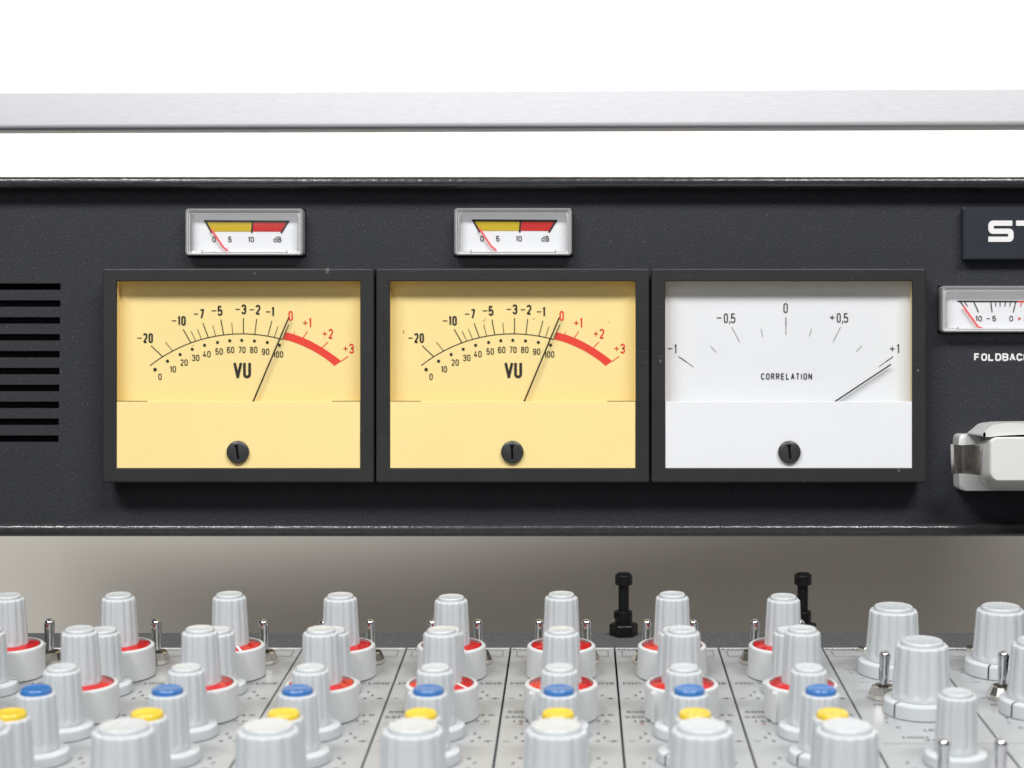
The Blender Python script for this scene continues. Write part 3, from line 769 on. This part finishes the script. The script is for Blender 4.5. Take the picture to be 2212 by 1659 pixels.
# ------------------------------------------------------------------ brushed rail above the bridge
# its two ends sit at different depths: it runs a little towards the camera at the right
bm = bmesh.new()
def rail_end(px, D, yt, yb):
    x = PX(px, D); zt, zb_ = PZ(yt, D), PZ(yb, D)
    r = 2.4; pts = []
    for (cy_, cz_, a0) in ((D + r, zb_ + r, 180), (D + 14 - r, zb_ + r, 270), (D + 14 - 1.0, zt - 1.0, 0), (D + 1.0, zt - 1.0, 90)):
        rr = r if cz_ < (zt + zb_) / 2 else 1.0
        for i in range(7):
            a = math.radians(a0 + 90 * i / 6); pts.append((x, cy_ + rr * math.cos(a), cz_ + rr * math.sin(a)))
    return pts
DL, DR = 775, 738
ext = 0.35
e0, e1 = rail_end(0, DL, 197, 281), rail_end(2212, DR, 188, 273)
lerp = lambda t: [tuple(a[k] + (b_[k] - a[k]) * t for k in range(3)) for a, b_ in zip(e0, e1)]
loft(bm, [lerp(-ext), lerp(0), lerp(0.5), lerp(1), lerp(1 + ext)], cap0=True, cap1=True)
ro = build('metal_rail', bm, 'brushed', smooth=40)
tag(ro, 'long brushed aluminium rail running above and behind the meter bridge', 'rail')

# ------------------------------------------------------------------ desk
TH = math.atan(0.1018)
DB = 696.0
def desk_z(D): return -101.8 + .1018 * (D - DB)
def sy(D): return (D - DB) / math.cos(TH)
desk = empty('console_frame', (0, DB, desk_z(DB)), (TH, 0, 0))
tag(desk, 'dark grey grained console frame with rear rail behind the channel strips', 'console frame')
bm = bmesh.new()
box(bm, -300, 270, 0.6, sy(723), -12, -0.5, 0, 0.8, 2)
build('rear_rail', bm, 'rail', desk, smooth=40)
bm = bmesh.new(); box(bm, -300, 270, -300, 0.4, -12, -2.6)
build('tray', bm, 'dark', desk)

# ---- knob part meshes (built once, shared)
NF = 13
def flute(depth, zb, zt):
    def f(a, r, z):
        g = max(0.0, (math.cos(NF * a) + 0.25) / 1.25) ** 0.7
        t = 1.0
        if z < zb + 1.6: t = math.sin(max(0.0, min(1.0, (z - zb) / 1.6)) * PI / 2)
        if z < zb: t = 0
        if r < 1: t = 0
        return r - depth * g * t
    return f
def grip_mesh(r0, r1, zb, zt, depth):
    """fluted grip from zb to zt, r0 below and r1 above"""
    bm = bmesh.new()
    rr = lambda z: r0 + (r1 - r0) * (z - zb) / (zt - zb)
    f0 = zb + 1.3
    prof = [(rr(zb) - .25, zb), (rr(zb), zb + .3)]
    zz = [zb + .9, f0, f0 + .25, f0 + .6, f0 + 1.0, f0 + 1.4, f0 + 1.8]
    prof += [(rr(z), z) for z in zz]
    for i in range(1, 7):
        z = f0 + 1.8 + (zt - .7 - f0 - 1.8) * i / 6; prof.append((rr(z), z))
    prof += [(rr(zt) - .12, zt - .35), (rr(zt) - .35, zt - .1), (rr(zt) - .75, zt), (rr(zt) - 1.5, zt)]
    lathe(bm, prof, NF * 10, 0, flute(depth, f0, zt), cap_top=True, cap_bot=True)
    return bm
def cap_mesh(r, z, h=1.3):
    bm = bmesh.new()
    lathe(bm, [(r, z - .4), (r, z + h * .45), (r - .12, z + h * .75), (r - .45, z + h * .96), (r - .9, z + h * .98), (r - 1.3, z + h * .90), (r * .45, z + h * .82), (0.2, z + h * .80)], 48, cap_bot=True)
    return bm
def skirt_mesh(r, h, rin, pointer):
    bm = bmesh.new()
    lathe(bm, [(r - .6, 0.25), (r - .05, 0.26), (r, .45), (r - .1, h - .75), (r - .3, h - .3), (r - .8, h), (rin, h + .25), (rin - 1.5, h + .25)], 56, 0)
    lathe(bm, [(r - .9, 0.0), (r - .9, .25)], 40, 1)
    if pointer:   # line down the side and across the top, on the side that faces the front (-y)
        w = .28
        for (ra, za, rb_, zb_) in ((r + .04, .45, r - .06, h - .75), (r - .06, h - .75, r - .26, h - .28), (r - .26, h - .28, r - .8, h + .05), (r - .8, h + .05, rin, h + .30)):
            face(bm, [(-w, -ra, za), (w, -ra, za), (w, -rb_, zb_), (-w, -rb_, zb_)], 1)
    return bm
def collar_mesh(r, h, rib):
    bm = bmesh.new()
    lathe(bm, [(r - .15, .3), (r, .5), (r - .12, h - 1.2), (r - .3, h - .5), (r - .8, h - .08), (r - 1.2, h), (r - 1.55, h - .15), (r - 1.6, h - 1.2)], 72, 0, cap_top=False)
    lathe(bm, [(r - .9, 0.0), (r - .9, .3)], 40, 1)  # dark ring painted as the shadow line under the collar
    if rib:
        a0 = math.radians(-90 - 50); 
        u = Vector((math.cos(a0), math.sin(a0), 0)); v = Vector((-u.y, u.x, 0))
        lo = [u * (r - .4) - v * 1.5, u * (r + .85) - v * .9, u * (r + .85) + v * .9, u * (r - .4) + v * 1.5]
        loft(bm, [[p + Vector((0, 0, z)) for p in lo] for z in (.3, h - 1.6)] + [[p * .955 + Vector((0, 0, h - .9)) for p in lo]], cap0=True, cap1=True)
    return bm
def ring_mesh(r, rin, z):
    bm = bmesh.new()
    n = 10
    ro_, ri = [], []
    for j in range(n):
        a = 2 * PI * (j + .5) / n
        ro_.append(bm.verts.new((r * math.cos(a), r * math.sin(a), z + (.35 if j % 2 else -.30)))); ri.append(bm.verts.new((rin * math.cos(a), rin * math.sin(a), z + 1.15)))
    for j in range(n):
        k = (j + 1) % n
        bm.faces.new((ro_[j], ro_[k], ri[k])); bm.faces.new((ro_[j], ri[k], ri[j]))
    w = .45
    face(bm, [(-w, -r, z + .35), (w, -r, z + .35), (w, -rin, z + 1.4), (-w, -rin, z + 1.4)], 1)
    return bm
PROTO = {}
def proto(key, fn, mats, smooth=35):
    """mesh data built once"""
    o = build(key, fn, mats, smooth=smooth); me = o.data; bpy.data.objects.remove(o); PROTO[key] = me
proto('small_grip', grip_mesh(6.6, 5.9, 3.9, 21.4, .36), 'knob', 38)
proto('small_cap', cap_mesh(4.75, 21.4), 'cap')
proto('blue_cap', cap_mesh(4.75, 21.4, 1.7), 'blue'); proto('yellow_cap', cap_mesh(4.75, 21.4, 1.7), 'yellowcap')
proto('small_skirt', skirt_mesh(9.7, 3.7, 7.0, True), ['knob', 'ink'])
proto('dual_grip', grip_mesh(6.8, 5.95, 10.9, 28.6, .36), 'knob', 38)
proto('dual_cap', cap_mesh(4.75, 28.6), 'cap')
proto('collar', collar_mesh(12.6, 11.6, False), ['collar', 'dark']); proto('ribbed_collar', collar_mesh(12.4, 11.6, True), ['collar', 'dark'])
proto('red_ring', ring_mesh(11.0, 6.4, 10.95), ['red', 'ink_white'], 5)
proto('large_grip', grip_mesh(9.9, 8.7, 5.2, 23.4, .48), 'knob', 38)
proto('large_cap', cap_mesh(7.1, 23.4, 1.5), 'cap')
proto('large_skirt', skirt_mesh(12.6, 5.0, 10.3, True), ['knob', 'ink'])
proto('tall_grip', grip_mesh(9.9, 8.6, 5.2, 25.8, .48), 'knob', 38)
proto('tall_cap', cap_mesh(7.0, 25.8, 1.5), 'cap')

def lever_bm():
    bm = bmesh.new()
    prof = [(1.5, 3.4), (1.55, 5), (1.9, 14.2), (1.95, 15.0)]
    prof += [(1.95 * math.cos(a), 15.0 + 1.7 * math.sin(a)) for a in [PI / 2 * i / 6 for i in range(1, 6)]] + [(.15, 16.7)]
    lathe(bm, prof, 24); return bm
def nut_bm():
    bm = bmesh.new()
    n = 12
    L = []
    for (r, z, off) in ((4.8, 0, 0), (5.2, .35, 0), (5.15, 1.6, 0), (4.0, 4.3, 0), (3.75, 4.5, 0), (3.2, 4.5, 0), (3.0, 3.4, 0)):
        L.append([(r * math.cos(2 * PI * (j + off) / n), r * math.sin(2 * PI * (j + off) / n), z) for j in range(n)])
    rows = [[bm.verts.new(p) for p in lp] for lp in L]
    for i in range(len(rows) - 1):
        for j in range(n):
            k = (j + 1) % n
            bm.faces.new((rows[i][j], rows[i][k], rows[i + 1][k], rows[i + 1][j]))
    f = bm.faces.new(rows[-1]); f.material_index = 1
    return bm
proto('lever', lever_bm(), 'chrome', 50); proto('nut', nut_bm(), ['nickel', 'dark'], None)
def screw_bm():
    bm = bmesh.new(); n = 6
    lathe(bm, [(2.9, 0), (3.0, .3), (3.0, 1.5), (2.7, 1.9), (1.9, 1.95), (1.7, 1.2)], 6, 0, cap_top=False)
    lathe(bm, [(1.72, .1), (1.72, 1.0)], 12, 1); return bm
proto('fixing_nut', screw_bm(), ['nickel', 'dark'], 20)

def inst(name, key, parent, loc_mm=(0, 0, 0), rot=(0, 0, 0), label=None):
    o = bpy.data.objects.new(name, PROTO[key]); COL.objects.link(o); o.parent = parent
    o.location = Vector(loc_mm) * MM; o.rotation_euler = rot
    if label: o['label'] = label
    return o

def knob(parent, kind, dx, D, ang=0.0, cap=None, label=None, jz=0.0):
    loc_ = (dx, sy(D), 0)
    j = math.radians(ang)
    if kind == 'dual':
        g = inst('dual_knob', 'dual_grip', parent, (loc_[0], loc_[1], jz), (0, 0, random.uniform(0, .4)), label)
        inst('cap', 'dual_cap', g); inst('collar', cap, g, (0, 0, -jz), (0, 0, -g.rotation_euler.z))
        inst('red_ring', 'red_ring', g, (0, 0, -jz), (0, 0, j - g.rotation_euler.z))
    else:
        g = inst('rotary_knob', kind + '_grip', parent, loc_, (0, 0, j), label)
        inst('cap', cap or kind + '_cap', g)
        inst('skirt', 'large_skirt' if kind in ('large', 'tall') else 'small_skirt', g)
    return g
def toggle(parent, dx, D, lean=(0, 0)):
    o = inst('toggle_switch', 'lever', parent, (dx, sy(D), 0), (math.radians(lean[1]), math.radians(lean[0]), 0))
    inst('nut', 'nut', o, (0, 0, 0), (-math.radians(lean[1]), -math.radians(lean[0]), random.uniform(0, .5)))
    return o

# ---- strip faces with printing
def strip_panel(kind):
    bm = bmesh.new()
    w = 19.65; y0, y1 = sy(400), 0.0
    loft(bm, [[(-w, y0, -2), (-w, y0, -.15), (-w + .25, y0, 0), (w - .25, y0, 0), (w, y0, -.15), (w, y0, -2)],
              [(-w, y1 - .5, -2), (-w, y1 - .5, -.15), (-w + .25, y1 - .5, 0), (w - .25, y1 - .5, 0), (w, y1 - .5, -.15), (w, y1 - .5, -2)]], closed=True, cap0=True, cap1=True)
    bmesh.ops.recalc_face_normals(bm, faces=bm.faces[:])
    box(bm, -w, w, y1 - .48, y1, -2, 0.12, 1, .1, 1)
    def put(u, v): return (u, v, 0.06)
    def T(s, x, D, h=2.4, w_=None): text(bm, s, x, sy(D), w_, h, put, 2, 0.0)
    def S(xa, Da, xb, Db, wd=.35, mi=2): stroke(bm, (xa, sy(Da)), (xb, sy(Db)), wd, put, mi)
    def rect(xa, xb, Da, Db, wd=.22):
        S(xa, Da, xb, Da, wd); S(xa, Db, xb, Db, wd); S(xa, Da, xa, Db, wd); S(xb, Da, xb, Db, wd)
    T('STUDER', -12.2, 694.0, 1.9, 14)
    rect(-17.3, 17.4, 692, 683.3)
    if kind == 'channel':
        def arc(D, r, a0, a1):
            polyline(bm, [(r * math.cos(math.radians(a0 + (a1 - a0) * i / 16)), sy(D) + r * math.sin(math.radians(a0 + (a1 - a0) * i / 16))) for i in range(17)], .3, put, 2)
        arc(656, 14.6, 225, 255); arc(656, 14.6, 285, 315)
        T('MIC', -14.8, 645, 2.4, 6.5); T('LINE', 15.0, 645, 2.4, 7.6)
        for D0 in (629.5, 580.0):
            for sgn in (-1, 1):
                T('2', sgn * 12.4, D0 + 4.3, 2.2); T('3', sgn * 14.2, D0 - .1, 2.2); T('4', sgn * 12.0, D0 - 3.8, 2.2)
            S(-18.2, D0 - 4, -16.2, D0 - 4, .4); S(15.6, D0 - 4, 18.8, D0 - 4, .35); disc(bm, (17.2, sy(D0 - 4)), .75, put, 2, 10)
        T('500', -14.8, 609, 2.3, 6.4); T('250', -15.6, 603, 2.3, 6.4); T('150', -12.5, 598, 2.3, 6)
        S(-13.9, 595, -12.1, 595, .3, 3); S(-13, 596.2, -13, 593.8, .3, 3)
        T('4 K', 15.6, 605.3, 2.3, 5.2); T('7 K', 14.4, 598, 2.3, 5.2); S(13.6, 595, 15.8, 595, .35)
        for sgn in (-1, 1):
            T('6' if sgn > 0 else '4', sgn * 12.2, 558.5, 2.2); T('7' if sgn > 0 else '3', sgn * 14.2, 553.5, 2.2); T('8' if sgn > 0 else '1', sgn * 12.4, 548, 2.2)
            T('2', sgn * 13, 536, 2.2); T('1', sgn * 14.5, 530, 2.2); T('0', sgn * 12.8, 524, 2.2)
    else:
        S(-16.5, 663.7, -8, 663.7, .25); S(12, 663.7, 18.5, 663.7, .25)
        T('L', -14.2, 660, 1.9); S(-13, 652, -10.8, 652, .25); S(-13.4, 647, -9.8, 647, .25)
        T('MUTE', -9.0, 617.5, 2.3, 8.2); S(-14.5, 626, -13, 626, .5)
        T('2', -11.6, 602, 2.2); T('1', -12.2, 597, 2.2); T('0', -9.6, 591, 2.2)
        T('LEVEL', 3.0, 588, 2.4, 9.5); T('HIGH', -6.0, 580, 2.4, 8.2); T('INPUT', 1.2, 577, 2.4, 9.0)
        S(-18, 573.5, 18.5, 573.5, .25)
        T('6', -12, 548, 2.2); T('3', -13.4, 554, 2.2)
    me = build('face_plate', bm, ['panel', 'edge_highlight', 'inkpanel', 'inkpanelred'], recalc=False)
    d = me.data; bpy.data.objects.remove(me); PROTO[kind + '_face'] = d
strip_panel('channel'); strip_panel('monitor')

CH_LABELS = {
    -5: 'channel strip at the edge of the photo, below the vent slots',
    -4: 'channel strip second from the vent slot end, under the edge of the first yellow meter',
    -3: 'channel strip below the middle of the first yellow VU meter',
    -2: 'channel strip whose rear knob stands below the far end of the first yellow meter',
    -1: 'channel strip below the middle yellow meter, its rear knob a little lower than its neighbours',
    0: 'channel strip beside the first black post, its blue cap below the middle yellow meter',
    1: 'channel strip between the two black posts, below the white meter',
    2: 'channel strip next to the wide knobs, its rear knob hiding the second black post',
}
jz = {-5: 0, -4: .2, -3: .5, -2: .1, -1: -.6, 0: .5, 1: .5, 2: -.3}
def make_strip(k):
    xc = -5.3 + 40.07 * k
    e = empty('channel_strip', (xc, DB, desk_z(DB)), (TH, 0, 0))
    tag(e, CH_LABELS[k], 'channel strip', 'channel strips with red ringed, blue and yellow capped knobs')
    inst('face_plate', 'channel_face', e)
    rj = lambda: random.uniform(-.15, .15)
    ra = random.uniform
    knob(e, 'dual', rj(), 656, ra(-30, 40) if k != 2 else 28, 'collar', 'dual knob with red ring on a smooth collar', jz[k])
    knob(e, 'small', rj(), 633.7, ra(60, 150))
    knob(e, 'dual', rj() + .3, 604, ra(-60, 60), 'ribbed_collar', 'dual knob with red ring on a ribbed collar', .2 + ra(-.3, .3))
    knob(e, 'small', rj(), 583, ra(-10, 40))
    knob(e, 'small', rj(), 556, -55 + ra(-4, 4), 'blue_cap', 'knob with blue cap')
    knob(e, 'small', rj(), 530, ra(-40, 40), 'yellow_cap', 'knob with yellow cap')
    knob(e, 'tall', rj(), 503, ra(-40, 40), None, 'wide knob at the front')
    toggle(e, -8.7, 674, (1.5 + ra(-1, 1), ra(-2, 2))); toggle(e, 8.9, 674, (ra(-2.5, 1.5), ra(-2, 2)))
    inst('fixing_nut', 'fixing_nut', e, (0.4, sy(691.5), 0))
    return e
for k in range(-5, 3): make_strip(k)

MON = {3: 'monitor strip with wide grey knobs, between the coloured cap strips and the last strip',
       4: 'monitor strip with wide grey knobs at the end of the row below the white connector'}
def make_monitor(k):
    xc = -5.3 + 40.07 * k
    e = empty('monitor_strip', (xc, DB, desk_z(DB)), (TH, 0, 0))
    tag(e, MON[k], 'monitor strip', 'monitor strips with wide grey knobs')
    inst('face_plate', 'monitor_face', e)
    a = -1.0 if k == 4 else 0
    knob(e, 'large', .6 + a, 660, -31, None, 'wide rear knob'); knob(e, 'large', 1.2 + a, 609, -54, None, 'wide knob in front of the rear one')
    knob(e, 'small', 1.4 + a, 553.5, -40)
    toggle(e, -8.4 + (1 if k == 4 else 0), 626.6, (1.5, 0)); toggle(e, -8.4, 525, (0, 0)); toggle(e, 8.2, 525, (0, 0))
    inst('fixing_nut', 'fixing_nut', e, (-4.2 + (1 if k == 4 else 0), sy(691.2), 0), (0, 0, .2))
    return e
make_monitor(3); make_monitor(4)

# ------------------------------------------------------------------ black posts on the rear rail
def make_post(px, label):
    D = 719.0
    e = empty('guide_post', (PX(px, D), D, desk_z(D)), (TH, 0, 0)); tag(e, label, 'post', 'black posts on the rear rail')
    bm = bmesh.new(); lathe(bm, [(5.4, -.5), (5.7, -.2), (5.7, 3.6), (5.3, 4.2), (3.0, 4.2)], 6)
    build('hex_foot', bm, 'post', e, rot=(0, 0, .1), smooth=20)
    bm = bmesh.new(); lathe(bm, [(3.5, 4.2), (3.5, 9.0), (3.3, 9.3), (2.0, 9.3)], 28); box(bm, -3.9, -2.6, -2.0, -.3, 6.6, 9.4, 0)
    build('collar', bm, 'post', e, smooth=40)
    bm = bmesh.new(); lathe(bm, [(2.15, 9.2), (2.15, 20.3)], 24)
    build('shaft', bm, 'post', e, smooth=40)
    bm = bmesh.new(); lathe(bm, [(2.6, 19.9), (3.4, 20.1), (3.5, 20.4), (3.5, 23.6), (3.25, 23.9), (2.8, 24.0), (2.7, 24.4), (.3, 24.5)], 28)
    build('head', bm, 'post', e, smooth=40)
make_post(1347, 'black threaded post standing free on the rear rail')
make_post(1733, 'black threaded post half hidden behind a grey knob')
